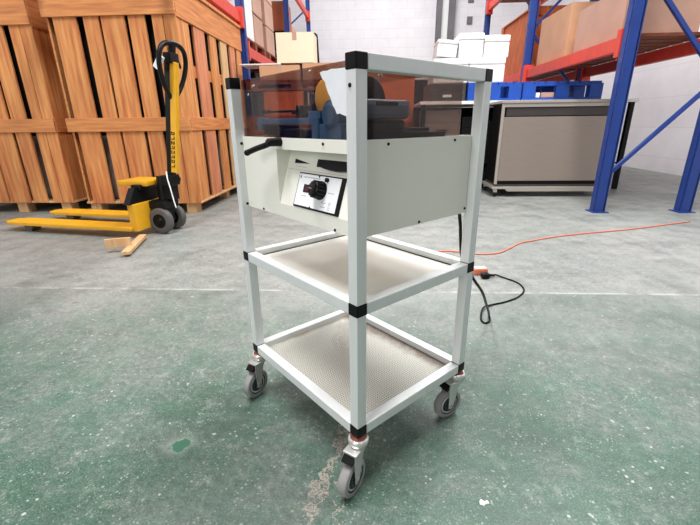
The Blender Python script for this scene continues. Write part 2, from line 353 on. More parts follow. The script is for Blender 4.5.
# housing
HX0, HX1, HY0, HY1, HZ0, HZ1 = .018, .366, .0265, .4535, .587, .7625
RY0, RY1, RZ0, RZ1, RD = .045, .2916, .617, .7385, .0405
hm = MB()
Y0h, HYF = .018, .018
def q(vs, mi=0): hm.add(vs, [list(range(len(vs)))], mi)
# front (x = HX0) with the recessed console
q([(HX0, Y0h, HZ0), (HX0, HY1, HZ0), (HX0, HY1, RZ0), (HX0, Y0h, RZ0)]); q([(HX0, Y0h, RZ1), (HX0, HY1, RZ1), (HX0, HY1, HZ1), (HX0, Y0h, HZ1)])
q([(HX0, Y0h, RZ0), (HX0, RY0, RZ0), (HX0, RY0, RZ1), (HX0, Y0h, RZ1)]); q([(HX0, RY1, RZ0), (HX0, HY1, RZ0), (HX0, HY1, RZ1), (HX0, RY1, RZ1)])
q([(HX0, RY0, RZ0), (HX0, RY1, RZ0), (HX0 + RD, RY1, RZ1), (HX0 + RD, RY0, RZ1)])
q([(HX0, RY0, RZ1), (HX0, RY1, RZ1), (HX0 + RD, RY1, RZ1), (HX0 + RD, RY0, RZ1)])
q([(HX0, RY1, RZ0), (HX0, RY1, RZ1), (HX0 + RD, RY1, RZ1)]); q([(HX0, RY0, RZ0), (HX0, RY0, RZ1), (HX0 + RD, RY0, RZ1)])
# right side with rounded return, back, bottom, inner deck
rp = [(HX0, Y0h), (HX1 - .008, Y0h), (HX1 - .003, Y0h + .002), (HX1, Y0h + .008), (HX1, HY1), (HX0, HY1)]
for i in range(5): (ax, ay), (bx_, by) = rp[i], rp[i + 1]; q([(ax, ay, HZ0), (bx_, by, HZ0), (bx_, by, HZ1), (ax, ay, HZ1)])
q([(x, y, HZ0) for x, y in rp]); q([(x, y, .7505) for x, y in rp], 1)
ins = [(.024, .024), (.352, .024), (.356, .026), (.360, .030), (.360, .447), (.024, .447)]
for i in range(6):
    (ax, ay), (bx_, by) = rp[i], rp[(i + 1) % 6]; (cx_, cy_), (dx_, dy_) = ins[i], ins[(i + 1) % 6]
    q([(ax, ay, HZ1), (bx_, by, HZ1), (dx_, dy_, HZ1), (cx_, cy_, HZ1)]); q([(cx_, cy_, HZ1), (dx_, dy_, HZ1), (dx_, dy_, .7505), (cx_, cy_, .7505)])
house = hm.build('housing', [M['cream'], M['dark']], T)
# sloped console frame: local (u along +y -> leftwards in the photo, v up the slope, n outwards)
sl = math.hypot(RD, RZ1 - RZ0); vx, vz = RD / sl, (RZ1 - RZ0) / sl
CM = Matrix(((0, vx, -vz, HX0), (1, 0, 0, 0), (0, vz, vx, RZ0), (0, 0, 0, 1)))   # columns: u=(0,1,0), v=(vx,0,vz), n=(-vz,0,vx)
mb = MB().box(.0745, .2335, .002, .0775, .0002, .0022, .0006, 0, CM)
mb.box(.0860, .2303, .0062, .0748, .0022, .0032, .0004, 1, CM)
pk = mb
def dash(u0, u1, v0, v1): pk.box(u0, u1, v0, v1, .0032, .0034, 0, 2, CM)
for k in range(14): dash(.2120 - k * .0042, .2120 - k * .0042 - .0027, .0672, .0690)
for k in range(5): dash(.209 - k * .004, .209 - k * .004 - .0026, .0275, .0288)
for k in range(5): dash(.118 - k * .004, .118 - k * .004 - .0026, .043, .0442)
for k in range(4): dash(.134 - k * .004, .134 - k * .004 - .0026, .0215, .0228); dash(.134 - k * .004, .134 - k * .004 - .0026, .0128, .0141)
for (a_, b_) in ((.1045, .019), (.1045, .0095)):
    dash(a_, a_ + .006, b_, b_ + .0008); dash(a_, a_ + .006, b_ + .0052, b_ + .006); dash(a_, a_ + .0008, b_, b_ + .006); dash(a_ + .0052, a_ + .006, b_, b_ + .006)
dash(.221, .2265, .0665, .0695); dash(.2225, .225, .0635, .072)
prop(pk.build('control_panel', [M['black'], M['white'], M['grey']], house), 'white control panel with black border')
mb = MB().box(.182, .2055, .036, .053, .0030, .0042, .0004, 0, CM); mb.box(.187, .2005, .039, .050, .0042, .0046, 0, 1, CM)
prop(mb.build('display_window', [M['blackgl'], mat('dark_red_lens', (70, 18, 28), .2)], house), 'dark red display window')
kx, kv = .1435, .0455
mb = MB().lathe([(0, .003), (.0195, .003), (.0195, .006), (.0178, .008), (.0165, .023), (.0150, .025), (0, .025)], CM @ Vector((kx, kv, 0)), CM.to_3x3() @ Vector((0, 0, 1)), 30)
for k in range(14):
    a = 2 * math.pi * k / 14
    mb.cyl(CM @ Vector((kx + .0172 * math.cos(a), kv + .0172 * math.sin(a), .006)), CM @ Vector((kx + .0163 * math.cos(a), kv + .0163 * math.sin(a), .0235)), .0018, seg=6)
mb.box(kx + .004, kx + .0145, kv - .0008, kv + .0008, .025, .0254, 0, 1, CM)
mb.build('knob', [M['blackgl'], M['steel']], house)
MB().cyl(CM @ Vector((.128, .068, .003)), CM @ Vector((.128, .068, .009)), .0042, seg=14).build('button', M['black'], house)
for u_, v_ in ((.158, .0730), (.170, .0068)):
    MB().lathe([(.0022, .003), (.002, .0042), (0, .0046)], CM @ Vector((u_, v_, 0)), CM.to_3x3() @ Vector((0, 0, 1)), 12).build('screw', M['black'], house)
# wedge mark, seam and the black thumbwheel slot on the strip above
MB().prism([CM @ Vector(p) for p in ((.2645, .0955, .0002), (.2645, .1055, .0002), (.206, .0975, .0002))], CM.to_3x3() @ Vector((0, 0, .0006))).build('wedge_mark', M['black'], house)
MB().box(.05, .285, .0815, .0823, .0001, .0005, 0, 0, CM).box(.216, .258, .0885, .0893, .0001, .0004, 0, 0, CM).build('seam', mat('pale_grey_line', (178, 180, 176), .6), house)
mb = MB().box(.052, .177, .0925, .1085, .0002, .0035, .0008, 0, CM)
cc = CM @ Vector((.112, .118, -.018)); mb.cyl(cc - Vector((0, .052, 0)), cc + Vector((0, .062, 0)), .001, seg=4)
pr_ = []
for k in range(13):
    a = math.pi * k / 12; pr_.append((.117 + .058 * math.cos(a), .1))
ar = [CM @ Vector((.106 + .056 * math.cos(math.pi * k / 12), .0975 - .0105 * math.sin(math.pi * k / 12) , .0035)) for k in range(13)]
mb.prism(ar, CM.to_3x3() @ Vector((0, 0, .009)))
mb.build('thumbwheel', M['black'], house)
# clamping lever
mb = MB().cyl((.020, .272, .754), (-.012, .272, .754), .0095, .0085, 18)
mb.cyl((-.012, .272, .754), (-.016, .272, .754), .0085, .005, 18)
mb.tube([(-.006, .272, .753), (-.012, .285, .7475), (-.018, .315, .740), (-.024, .345, .731)], .0062, 12, smooth=4)
mb.lathe([(.0, -.004), (.0062, -.003), (.0072, .004), (.006, .008), (0, .009)], (-.024, .345, .731), (-.006, .03, -.009), 14)
mb.build('clamp_lever', M['black'], house)
def screw(p, n, r=.0032, m='black', par=None):
    n = Vector(n); MB().lathe([(r, 0), (r, .0012), (r * .7, .0022), (0, .0025)], Vector(p), n, 12).build('screw', M[m], par or house)
for p in ((.018, .1157, .754), (.018, .3716, .5915), (.018, .0851, .5915)): screw(p, (-1, 0, 0), .003)
for p in ((.0942, .018, .7538), (.2976, .018, .7542), (.355, .018, .5975), (.1915, .018, .5915)): screw(p, (0, -1, 0), .003)
for p, n in (((0, .0142, .8486), (-1, 0, 0)), ((.0141, .4539, .7458), (0, -1, 0)), ((.014, .4539, .594), (0, -1, 0))): screw(p, n, .0036, 'black', T)
# smoked cover
cx0, cx1, cy0, cy1, cz0, cz1, th = .0265, .326, .0265, .452, .763, .891, .003
cv = MB()
cv.box(cx0, cx0 + th, cy0, cy1, cz0, cz1); cv.box(cx1 - th, cx1, cy0, cy1, cz0, cz1)
cv.box(cx0 + th + .0002, cx1 - th - .0002, cy0, cy0 + th, cz0, cz1 - th - .0002); cv.box(cx0 + th + .0002, cx1 - th - .0002, cy1 - th, cy1, cz0, cz1 - th - .0002)
cv.box(cx0 + th + .0002, cx1 - th - .0002, cy0, cy1, cz1 - th, cz1)
cover = prop(cv.build('cover', M['smoke'], T), 'smoked acrylic dust cover')
for p in ((cx0, .393, .874), (cx0, .383, .874), (cx0, .417, .857), (cx0, .161, .884)):
    screw(p, (-1, 0, 0), .0026, 'steel', cover)
for p in ((.075, cy0, .868), (.083, cy0, .8685)): screw(p, (0, -1, 0), .0022, 'steel', cover)
# torn sheet of white paper taped inside the cover corner
px_ = cx0 - .0012
tp = [(.128, .8785), (.118, .8805), (.106, .8795), (.094, .8815), (.080, .8805), (.047, .8795), (.046, .80), (.073, .8075), (.080, .8065), (.086, .816), (.092, .822), (.098, .835), (.104, .842), (.110, .853), (.113, .862), (.121, .868)]
MB().prism([(px_, y, z) for y, z in tp], (-.0008, 0, 0)).build('paper_sheet', M['paper'], cover)
# mechanism under the cover
def part(name, mb, m, par=T, label=None): return prop(mb.build(name, m, par), label)
cast = MB().box(.075, .205, .080, .200, .752, .800, .006); cast.box(.085, .195, .072, .19, .800, .8335, .010)
body = part('machine_casting', MB().box(.072, .215, .085, .205, .7508, .797, .008), M['darkm'])
part('drive_housing', MB().box(.082, .213, .070, .125, .7975, .834, .010), M['bluegrey'], body, 'blue-grey rounded housing')
MB().box(.112, .172, .0685, .0705, .822, .829, .001).build('slot', M['black'], body)
whl = MB().lathe([(0, -.008), (.046, -.008), (.048, -.004), (.048, .004), (.046, .008), (.015, .009), (0, .012)], (.155, .142, .834), (.0, 1, 0), 36); part('flywheel', whl, M['dark'])
mot = MB().lathe([(0, -.012), (.028, -.012), (.036, -.008), (.036, .006), (.030, .012), (0, .012)], (.084, .182, .840), (1, 0, 0), 32); part('yellow_pulley', mot, M['yellowm'])
mo = MB().cyl((.042, .122, .806), (.066, .122, .806), .027, seg=24); mo.cyl((.036, .122, .806), (.042, .122, .806), .018, .024, 24); mo.box(.042, .066, .09, .16, .7515, .79, .003); mo.box(.045, .062, .16, .2, .80, .815, .002); part('motor', mo, M['bluem'])
bar = MB().box(.046, .060, .165, .415, .790, .802, .002); bar.box(.044, .066, .395, .420, .776, .806, .003); bar.box(.044, .066, .165, .19, .7515, .806, .003); lb = part('slide_bar', bar, M['bluem'], T, 'blue slide bar')
rd = MB().cyl((.056, .23, .8165), (.056, .395, .8185), .0028, seg=12); rd.cyl((.056, .375, .8182), (.056, .40, .8186), .005, seg=12); rd.build('rod', M['darkm'], lb)
br = MB().box(.048, .068, .225, .250, .803, .828, .003); br.cyl((.044, .2375, .820), (.072, .2375, .820), .006, seg=14); br.cyl((.05, .20, .814), (.05, .265, .814), .004, seg=12); br.build('bracket', M['darkm'], lb)
blk = MB().box(.05, .11, .33, .40, .7515, .789, .004); blk.box(.055, .1, .24, .32, .7515, .780, .004); part('gear_case', blk, M['dark'])
part('brass_block', MB().box(.036, .052, .345, .375, .7515, .7655, .001).box(.036, .058, .305, .325, .7515, .762, .001).cyl((.036, .36, .766), (.036, .36, .769), .005, seg=12), M['brass'])
part('terminal_block', MB().box(.19, .30, .045, .105, .7515, .772, .002).box(.20, .25, .05, .09, .772, .781, .002), M['dark'])
# power lead from the housing down to the extension socket
L2 = MB().tube([(.216, .973, .585), (.224, .982, .545), (.231, .996, .503), (.246, 1.023, .445), (.287, 1.05, .376), (.336, 1.116, .306), (.402, 1.27, .19), (.462, 1.42, .085), (.505, 1.545, .012),
    (.512, 1.58, .006), (.499, 1.512, .004), (.474, 1.49, .004), (.467, 1.526, .005), (.497, 1.612, .014), (.551, 1.665, .005), (.62, 1.699, .004), (.699, 1.757, .004), (.757, 1.842, .004), (.759, 1.933, .004), (.714, 2.002, .004), (.668, 2.035, .012)], .0042, 8, smooth=5)
inv = (Matrix.Translation((TX, TY, 0)) @ Matrix.Rotation(TR, 4, 'Z')).inverted()
L2.v = [tuple(inv @ Vector(v)) for v in L2.v]
cord = part('power_cord', L2, M['black'], T, 'black power cord with plug')
pg = MB().box(-.02, .02, -.018, .018, .004, .03, .006, tr=Matrix.Translation((.610, 2.005, 0)) @ Matrix.Rotation(.2, 4, 'Z')); pg.cyl((.628, 2.008, .016), (.664, 2.02, .012), .009, .006, 12)
pg.v = [tuple(inv @ Vector(v)) for v in pg.v]; pg.build('plug', M['black'], cord)

# orange extension lead
e = empty('extension_lead', (.6, 2.07, 0), 0, 'orange extension lead with socket block lying on the floor behind the trolley', 'extension lead')
so = MB().box(-.040, .036, -.022, .022, .002, .036, .008, tr=Matrix.Rotation(.12, 4, 'Z')); so.build('socket_block', M['orange'], e)
MB().box(-.032, .028, -.016, .016, .0362, .039, .003, tr=Matrix.Rotation(.12, 4, 'Z')).build('socket_face', M['foam'], e)
ow = [(2.6, 3.3, .005), (2.0, 3.05, .005), (1.62, 2.93, .005), (1.365, 2.839, .005), (1.251, 2.785, .005), (1.104, 2.707, .005), (1.019, 2.657, .005), (.894, 2.518, .005), (.804, 2.432, .005), (.686, 2.409, .005), (.583, 2.448, .005), (.478, 2.468, .005), (.373, 2.404, .005), (.33, 2.25, .005), (.41, 2.13, .005), (.50, 2.08, .008), (.56, 2.066, .02)]
MB().tube([(x - .6, y - 2.07, z) for x, y, z in ow], .005, 8, smooth=5).build('cable', M['orange'], e)
prop(MB().prism([(-.010, -.004, 0), (-.002, -.007, 0), (.003, -.002, 0), (.011, -.001, 0), (.008, .006, 0), (.001, .003, 0), (-.005, .008, 0), (-.009, .004, 0)], (0, 0, .002)).build('paper_scrap', M['foam']), 'tiny torn white scrap on the green floor', 'litter')

bpy.data.objects['paper_scrap'].location = (0.252, 0.659, 0)

# ---------------- wooden crates ----------------
def crate(x1, y0, wd, ln, H, label, group=None):
    r = empty('wooden_crate', (x1, y0, 0), 0, label, 'crate', group)
    X0 = -wd
    b = MB()
    for y in (.0, ln / 2 - .05, ln - .1):
        for x in (X0 + .02, X0 / 2 - .05, -.16): b.box(x, x + .1, y + .02, y + .12, 0, .095, .003)
    b.box(X0, 0, 0, ln, .095, .115, .003); b.build('base', M['woodp'], r)
    s = MB()                                               # right side (x = 0): corner post board, six slats, rails
    for (a_, b_), mi_ in zip(((0, .235), (.335, .58), (.70, .88), (1.0, 1.19), (1.29, 1.46), (1.54, 1.70)), (0, 1, 0, 2, 1, 0)):
        s.box(-.03, -.008, a_ * ln / 1.72, b_ * ln / 1.72, .10, H - .27, .003, mi_)
    s.build('side_slats', [M['wood'], M['woodk'], M['woodp']], r)
    for z0_, z1_ in ((H - .27, H - .03), (.745, .86)): MB().box(-.03, .003, -.005, ln, z0_, z1_, .004).build('side_rail', M['woody'], r)
    MB().box(-.055, -.031, 0, ln, 1.2, 1.30, .003).build('inner_rail', M['woody'], r)
    s = MB(); k = 0; xx = -.002
    for wv, gp in ((.105, .006), (.09, .06), (.14, .03), (.2, .02), (.13, .06), (.2, .02)):
        if xx - wv < X0: break
        s.box(xx - wv, xx, -.012, .01, .10, H - .24, .003); xx -= wv + gp
    s.build('front_boards', M['wood'], r)
    for z0_, z1_ in ((H - .26, H - .03), (.745, .86)): MB().box(X0, .003, -.032, -.012, z0_, z1_, .004).build('front_rail', M['woodh'], r)
    MB().box(X0, -.035, ln - .03, ln, .10, H - .03, .003).box(X0, X0 + .02, .02, ln - .03, .10, H - .03, .003).build('back_panel', M['woodh'], r)
    lid = MB()
    for k in range(7): lid.box(X0 - .01, .02, k * ln / 7 - .02, (k + 1) * ln / 7 - .03, H - .028, H, .003)
    lid.build('lid', M['woodh'], r)
    for k in range(2): MB().box(X0 + .12, -.1, .1 + k * ln / 2, ln / 2 - .05 + k * ln / 2, .118, .72 if k == 0 else .68, .04).build('contents_or_shade_block', M['film'], r)
    MB().box(X0 + .1, -.075, .08, ln - .08, .74, H - .1, .03).build('contents_or_shade_block', M['dark'], r)  # black block added so the gaps between slats look dark
    return r
crate(-1.592, 3.62, 1.12, 1.72, 1.90, 'tall slatted pine crate standing right behind the pallet jack')
crate(-2.86, 3.66, 1.12, 1.6, 1.86, 'slatted pine crate at the far left beside the taller crate')

# ---------------- pallet jack ----------------
J = empty('pallet_jack', (-1.60, 2.98, 0), math.radians(-10), 'yellow and black hand pallet jack parked before the tall pine crate', 'pallet jack')
for sd in (-1, 1):
    wl = MB().lathe([(.055, -.024), (.088, -.026), (.098, -.018), (.1, 0), (.098, .018), (.088, .026), (.055, .024)], (0, sd * .078, .1), (0, 1, 0), 36).build('steer_wheel', M['jtyre'], J)
    MB().lathe([(0, -.03), (.018, -.03), (.02, -.018), (.05, -.014), (.057, -.022), (.057, .022), (.05, .014), (.02, .018), (.018, .03), (0, .03)], (0, sd * .078, .1), (0, 1, 0), 30).build('hub', M['darkm'], wl)
pb = MB().box(-.045, .045, -.04, .04, .085, .2, .01); pb.cyl((0, -.115, .1), (0, .115, .1), .014); pb.cyl((0, 0, .19), (0, 0, .43), .045, .036, 24); pb.box(-.09, .06, -.085, .085, .19, .25, .012)
pb.box(.02, .095, -.035, .06, .25, .40, .012); pb.cyl((.09, -.07, .40), (.09, .07, .40), .028, seg=18); pb.box(.03, .12, -.06, .06, .36, .44, .012)
pb.build('hydraulic_pump', M['jackb'], J)
hd = MB().prism([(-.10, -.26, .25), (-.10, .26, .25), (-.10, .18, .36), (-.10, -.18, .36)], (-.05, 0, 0)).box(-.16, -.08, -.15, .15, .34, .38, .012)
hd.build('fork_head', M['jackb'], J)
yo = MB().box(-.30, -.04, -.12, .12, .365, .405, .012).box(-.14, -.08, -.24, .24, .05, .25, .006); yo.build('lift_yoke', M['jacky'], J)
for sd in (-1, 1):
    fk = MB().box(-1.25, -.12, sd * .19 - .078, sd * .19 + .078, .055, .085, .008); fk.prism([(-1.25, sd * .19 - .078, .055), (-1.25, sd * .19 + .078, .055), (-1.32, sd * .19 + .05, .06), (-1.32, sd * .19 - .05, .06)], (0, 0, .02)); fk.build('fork', M['jacky'], J)
    MB().cyl((-1.12, sd * .19 - .04, .038), (-1.12, sd * .19 + .04, .038), .038, seg=24).build('load_roller', M['jtyre'], J)
# handle: leans a little towards +x
Ha = Vector((.09, 0, .40)); Hb = Vector((.205, .02, 1.20))
hn = MB().beam(Ha, Hb + Vector((0, 0, .05)), .045, .052, 0, .004); hn.build('handle_shaft', M['jackb'], J)
dr = (Hb - Ha).normalized()
ys = MB().beam(Ha + dr * .06 + Vector((.036, -.004, 0)), Hb + Vector((.038, -.004, .0)), .042, .050, 0, .003); sh = ys.build('shaft_cover', M['jacky'], J)
lt = MB()                                                  # worn lettering down the yellow shaft, too worn to read
for k in range(8):
    p = Ha + dr * (.10 + k * .033) + Vector((.036, -.0305, 0)); qm = dr.to_track_quat('Z', 'X').to_matrix().to_4x4(); qm.translation = p
    lt.box(-.013, .013, -.0008, .0008, 0, .005, tr=qm); lt.box(-.013, -.007, -.0008, .0008, .005, .021, tr=qm)
    if k % 2: lt.box(.006, .012, -.0008, .0008, .006, .022, tr=qm)
    if k % 3: lt.box(-.004, .008, -.0008, .0008, .012, .017, tr=qm)
lt.build('worn_lettering', M['black'], sh)
lp = []
cz = 1.155
for a_, b_ in ((.0, -.20), (.045, -.16), (.10, -.09), (.135, -.01), (.145, .06), (.125, .12), (.08, .15), (.03, .16), (0, .163)):
    lp.append((a_, b_))
pts = [Vector((.222 + .17 * b_, .02 + a_, cz + b_)) for a_, b_ in lp]; pts2 = [Vector((.222 + .17 * b_, .02 - a_, cz + b_)) for a_, b_ in lp][::-1]
hl = MB().tube(pts + pts2[1:], .0165, 12, smooth=4); hl.box(.19, .25, -.03, .07, 1.19, 1.26, .01); hl.beam((.232, .02, 1.25), (.245, .02, 1.32), .03, .04); hl.build('handle_loop', M['jackb'], J)
MB().tube([(.23, -.01, 1.25), (.225, .03, 1.245), (.225, .075, 1.23), (.22, .105, 1.20), (.215, .12, 1.175)], .0075, 8).build('release_lever', M['jackb'], J)
MB().box(-.045, .045, -.013, .013, -.02, .02, .004, tr=Matrix.Translation((.20, -.09, 1.19)) @ Matrix.Rotation(-.9, 4, 'Y')).build('tag', M['foam'], J)
MB().tube([(.10, -.06, .47), (.115, -.08, .42), (.14, -.095, .34), (.155, -.1, .26), (.165, -.1, .21)], .0045, 8).build('release_cable', M['foam'], J)
# loose board on the floor at the left
prop(MB().beam((-1.56, 2.32, .026), (-1.68, 2.74, .026), .022, .05, 0, .002).beam((-1.74, 2.40, .063), (-1.60, 2.46, .063), .06, .022, 0, .002).build('timber_offcut', M['woodp']), 'pale nailed timber offcut lying before the pallet jack', 'timber')

# ---------------- racks ----------------
def upright(mb, x, y, z1, wx=.09, wy=.09):
    sx = 1
    mb.box(x - wx / 2, x + wx / 2, y - wy / 2, y - wy / 2 + .012, 0, z1); mb.box(x - wx / 2, x + wx / 2, y + wy / 2 - .012, y + wy / 2, 0, z1); mb.box(x + wx / 2 * .6, x + wx / 2 * .78, y - wy / 2, y + wy / 2, 0, z1)
    mb.box(x - wx / 2 - .004, x + wx / 2 + .004, y - wy / 2 + .02, y + wy / 2 - .02, 0, z1)
    mb.box(x - .07, x + .07, y - .07, y + .07, 0, .008)
def rack(xf, xr, ys_, levels, H, label, decks):
    r = empty('pallet_rack', (0, 0, 0), 0, label, 'rack')
    for y in ys_:
        for x in (xf, xr):
            m_ = MB(); upright(m_, x, y, H)
            k = 0; z = .3
            while z < H:
                m_.box(x - .052, x + .052, y - .012, y + .012, z, z + .03); z += .15
            m_.build('upright', M['rackblue'], r)
        br_ = MB(); z = .3; fl = 1
        while z + .8 < H:
            a_, b_ = (xf, xr) if fl > 0 else (xr, xf); br_.beam((a_, y, z), (b_, y, z + .8), .03, .03); z += .8; fl = -fl
        br_.build('brace', M['rackblue'], r)
    for i in range(len(ys_) - 1):
        for zt, zh in levels[i]:
            for x in (xf, xr):
                o_ = .06 if x == xf else -.06
                o_ = o_ if xr > xf else -o_
                m_ = MB().box(x - .03, x + .03, ys_[i] + .05, ys_[i + 1] - .05, zt - zh, zt, .004)
                for yy in (ys_[i] + .05, ys_[i + 1] - .05): m_.box(x - .056, x + .056, yy - .03 * (1 if yy > ys_[i] + .1 else -1) - .03, yy - .03 * (1 if yy > ys_[i] + .1 else -1) + .03, zt - zh - .05, zt + .05, .003)
                m_.build('beam', M['rackred'], r)
            if decks:
                dk = MB(); n = 12; y_ = ys_[i] + .1; stp = (ys_[i + 1] - ys_[i] - .2) / n
                for k in range(n): dk.box(min(xf, xr) + .035, max(xf, xr) - .035, y_ + k * stp, y_ + k * stp + stp * .8, zt - .001, zt + .021)
                dk.build('deck', M['woodd'], r)
    return r
rack(-1.6, -2.62, (1.25, 5.45, 8.40, 11.25), {0: [(2.06, .12)], 1: [(1.73, .12), (3.36, .12)], 2: [(1.73, .12), (3.36, .12)]}, 4.2, 'blue and red pallet rack along the left behind the tall pine crate', False)
rack(2.07, 2.82, (3.7, 6.0, 8.3), {0: [(1.44, .11), (2.75, .11)], 1: [(1.44, .11), (2.75, .11)]}, 3.6, 'blue and red pallet rack on the right above the grey cabinet', True)

# ---------------- boxes and pallets ----------------
def carton(name, x0, x1, y0, y1, z0, z1, m, label, group=None, tape=True, rz=0, cat='box', ry=0):
    r = empty(name, ((x0 + x1) / 2, (y0 + y1) / 2, z0), rz, label, cat, group)
    if ry: r.rotation_euler = (0, ry, rz)
    hx, hy, h = (x1 - x0) / 2, (y1 - y0) / 2, z1 - z0
    MB().box(-hx, hx, -hy, hy, 0, h - .004, .004).build('body', M[m], r)
    MB().box(-hx, -.002, -hy, hy, h - .0038, h, .001).box(.002, hx, -hy, hy, h - .0038, h, .001).build('flaps', M[m], r)
    if tape: MB().box(-.025, .025, -hy - .001, hy + .001, h, h + .0006).box(-.025, .025, -hy - .001, -hy, h - .08, h).build('tape', M['cardp'] if m != 'foam' else M['colw'], r)
    return r
def lidbox(x0, x1, y0, y1, z0, z1, label, group=None, rz=0, ry=0, lid=.07):
    r = empty('foam_box', ((x0 + x1) / 2, (y0 + y1) / 2, z0), rz, label, 'box', group); r.rotation_euler = (0, ry, rz)
    hx, hy, h = (x1 - x0) / 2, (y1 - y0) / 2, z1 - z0
    MB().box(-hx, hx, -hy, hy, 0, h - lid, .012).build('body', M['foam'], r)
    MB().box(-hx - .004, hx + .004, -hy - .004, hy + .004, h - lid + .003, h, .014).build('lid', M['foam'], r)
    return r
def pallet(x0, x1, y0, y1, z0, z1, m, label, group=None, plastic=False):
    r = empty('pallet', ((x0 + x1) / 2, (y0 + y1) / 2, z0), 0, label, 'pallet', group)
    hx, hy, h = (x1 - x0) / 2, (y1 - y0) / 2, z1 - z0
    dk = MB(); n = 7
    for k in range(n):
        w_ = 2 * hx / n; dk.box(-hx + k * w_, -hx + k * w_ + w_ * .82, -hy, hy, h - .022, h, .002)
    for y in (-hy, -.05, hy - .1): dk.box(-hx, hx, y, y + .1, h - .044, h - .0225, .002)
    dk.build('deck', m, r)
    for x in (-hx, -.07, hx - .14):
        for y in (-hy, -.05, hy - .1): MB().box(x, x + .14, y, y + .1, .023, h - .0445, .003).build('block', m, r)
    for y in (-hy, -.05, hy - .1): MB().box(-hx, hx, y, y + .1, 0, .022, .002).build('bottom_board', m, r)
    return r
# left stack at mid distance: heavy timber packing, cartons on it
def timber_case(x0, x1, y0, y1, z0, z1, m, label, group=None):
    r = empty('packing_case', ((x0 + x1) / 2, (y0 + y1) / 2, z0), 0, label, 'packing case', group)
    hx, hy, h = (x1 - x0) / 2, (y1 - y0) / 2, z1 - z0
    MB().box(-hx + .02, hx - .02, -hy + .02, hy - .02, .0, h - .02).build('body', m, r)
    bt = MB()
    for s_ in (-1, 1):
        for z in (.0, h - .11): bt.box(-hx, hx, s_ * hy - (.02 if s_ > 0 else 0), s_ * hy + (.02 if s_ < 0 else 0), z, z + .09, .003)
        for x in (-hx, -.05, hx - .1): bt.box(x, x + .1, s_ * hy - (.018 if s_ > 0 else -.001), s_ * hy + (.018 if s_ < 0 else -.001), .091, h - .111, .003)
        for y in (-hy + .022, hy - .122): bt.box(s_ * hx - (.02 if s_ > 0 else 0), s_ * hx + (.02 if s_ < 0 else 0), y, y + .1, 0, h - .02, .003)
    bt.build('battens', m, r)
    lid = MB(); n = 6
    for k in range(n): lid.box(-hx + k * 2 * hx / n, -hx + (k + .94) * 2 * hx / n, -hy, hy, h - .0195, h, .002)
    lid.build('lid', m, r); return r
timber_case(-1.48, -.30, 4.95, 5.34, 0, .885, M['woodd'], 'dark red-brown timber case under the cartons, left of centre')
carton('carton', -1.27, -.80, 4.97, 5.30, .887, 1.155, 'woodo', 'orange-brown carton on the timber case, seen through the smoked cover', tape=False)
carton('carton', -.74, -.42, 5.02, 5.30, .887, 1.12, 'dark', 'black carton on the timber case beside the orange-brown carton', tape=False)
pallet(-1.46, -.28, 4.96, 5.33, 1.16, 1.272, M['woodd'], 'dark timber pallet bridging the orange-brown and black cartons')
carton('carton', -1.30, -.83, 4.98, 5.32, 1.274, 1.43, 'card', 'flat brown carton under the cream carton')
carton('carton', -1.09, -.665, 5.0, 5.32, 1.452, 1.762, 'cream2', 'large cream carton topmost on the stack left of the back wall')
carton('carton', -.80, -.30, 5.0, 5.3, 1.274, 1.448, 'card', 'wide tan carton beside the flat brown carton, behind the near post', tape=False)
prop(MB().box(-1.53, -1.05, 4.99, 5.30, 1.438, 1.45, .003).box(-1.50, -1.05, 5.01, 5.28, 1.4305, 1.438, .002).build('polystyrene_tray', M['foam'], origin=(-1.3, 5.15, 1.43)), 'thin white tray sticking out left from under the cream carton', 'tray')
ht = empty('hand_truck', (-.76, 5.9, 0), 0, 'black tubular hand truck standing right of the cream carton', 'hand truck')
MB().tube([(-.03, 0, .04), (-.03, 0, 1.0), (-.03, 0, 1.8), (-.015, 0, 1.9), (.015, 0, 1.9), (.03, 0, 1.8), (.05, 0, 1.0), (.05, 0, .04)], .013, 8).build('frame', M['jackb'], ht)
MB().box(-.12, .14, .014, .22, .0, .012, .003).build('toe_plate', M['jackb'], ht)
# centre clutter seen through the cover
timber_case(-.27, .58, 5.7, 6.5, 0, .80, M['woodd'], 'low red-brown timber case in the centre behind the trolley')
carton('carton', -.24, .08, 5.75, 6.3, .802, 1.42, 'card', 'brown carton on the low timber case, behind the near post', tape=False)
carton('carton', .10, .56, 5.75, 6.3, .802, 1.40, 'woodo', 'orange-brown carton on the low timber case, left of the foam boxes', tape=False)
carton('carton', .60, .66 + .18, 6.15, 6.6, 0, 1.36, 'dark', 'tall narrow black carton behind the blue pallets', tape=False)
prop(MB().tube([(.44, 5.85, 1.43), (.50, 5.82, 1.455), (.58, 5.9, 1.45), (.53, 6.0, 1.44), (.46, 5.95, 1.43), (.49, 5.86, 1.46), (.55, 5.86, 1.475)], .028, 8).build('strap_bundle', M['red'], origin=(.5, 5.9, 1.40)), 'red bundled strap on the orange-brown carton', 'strap')
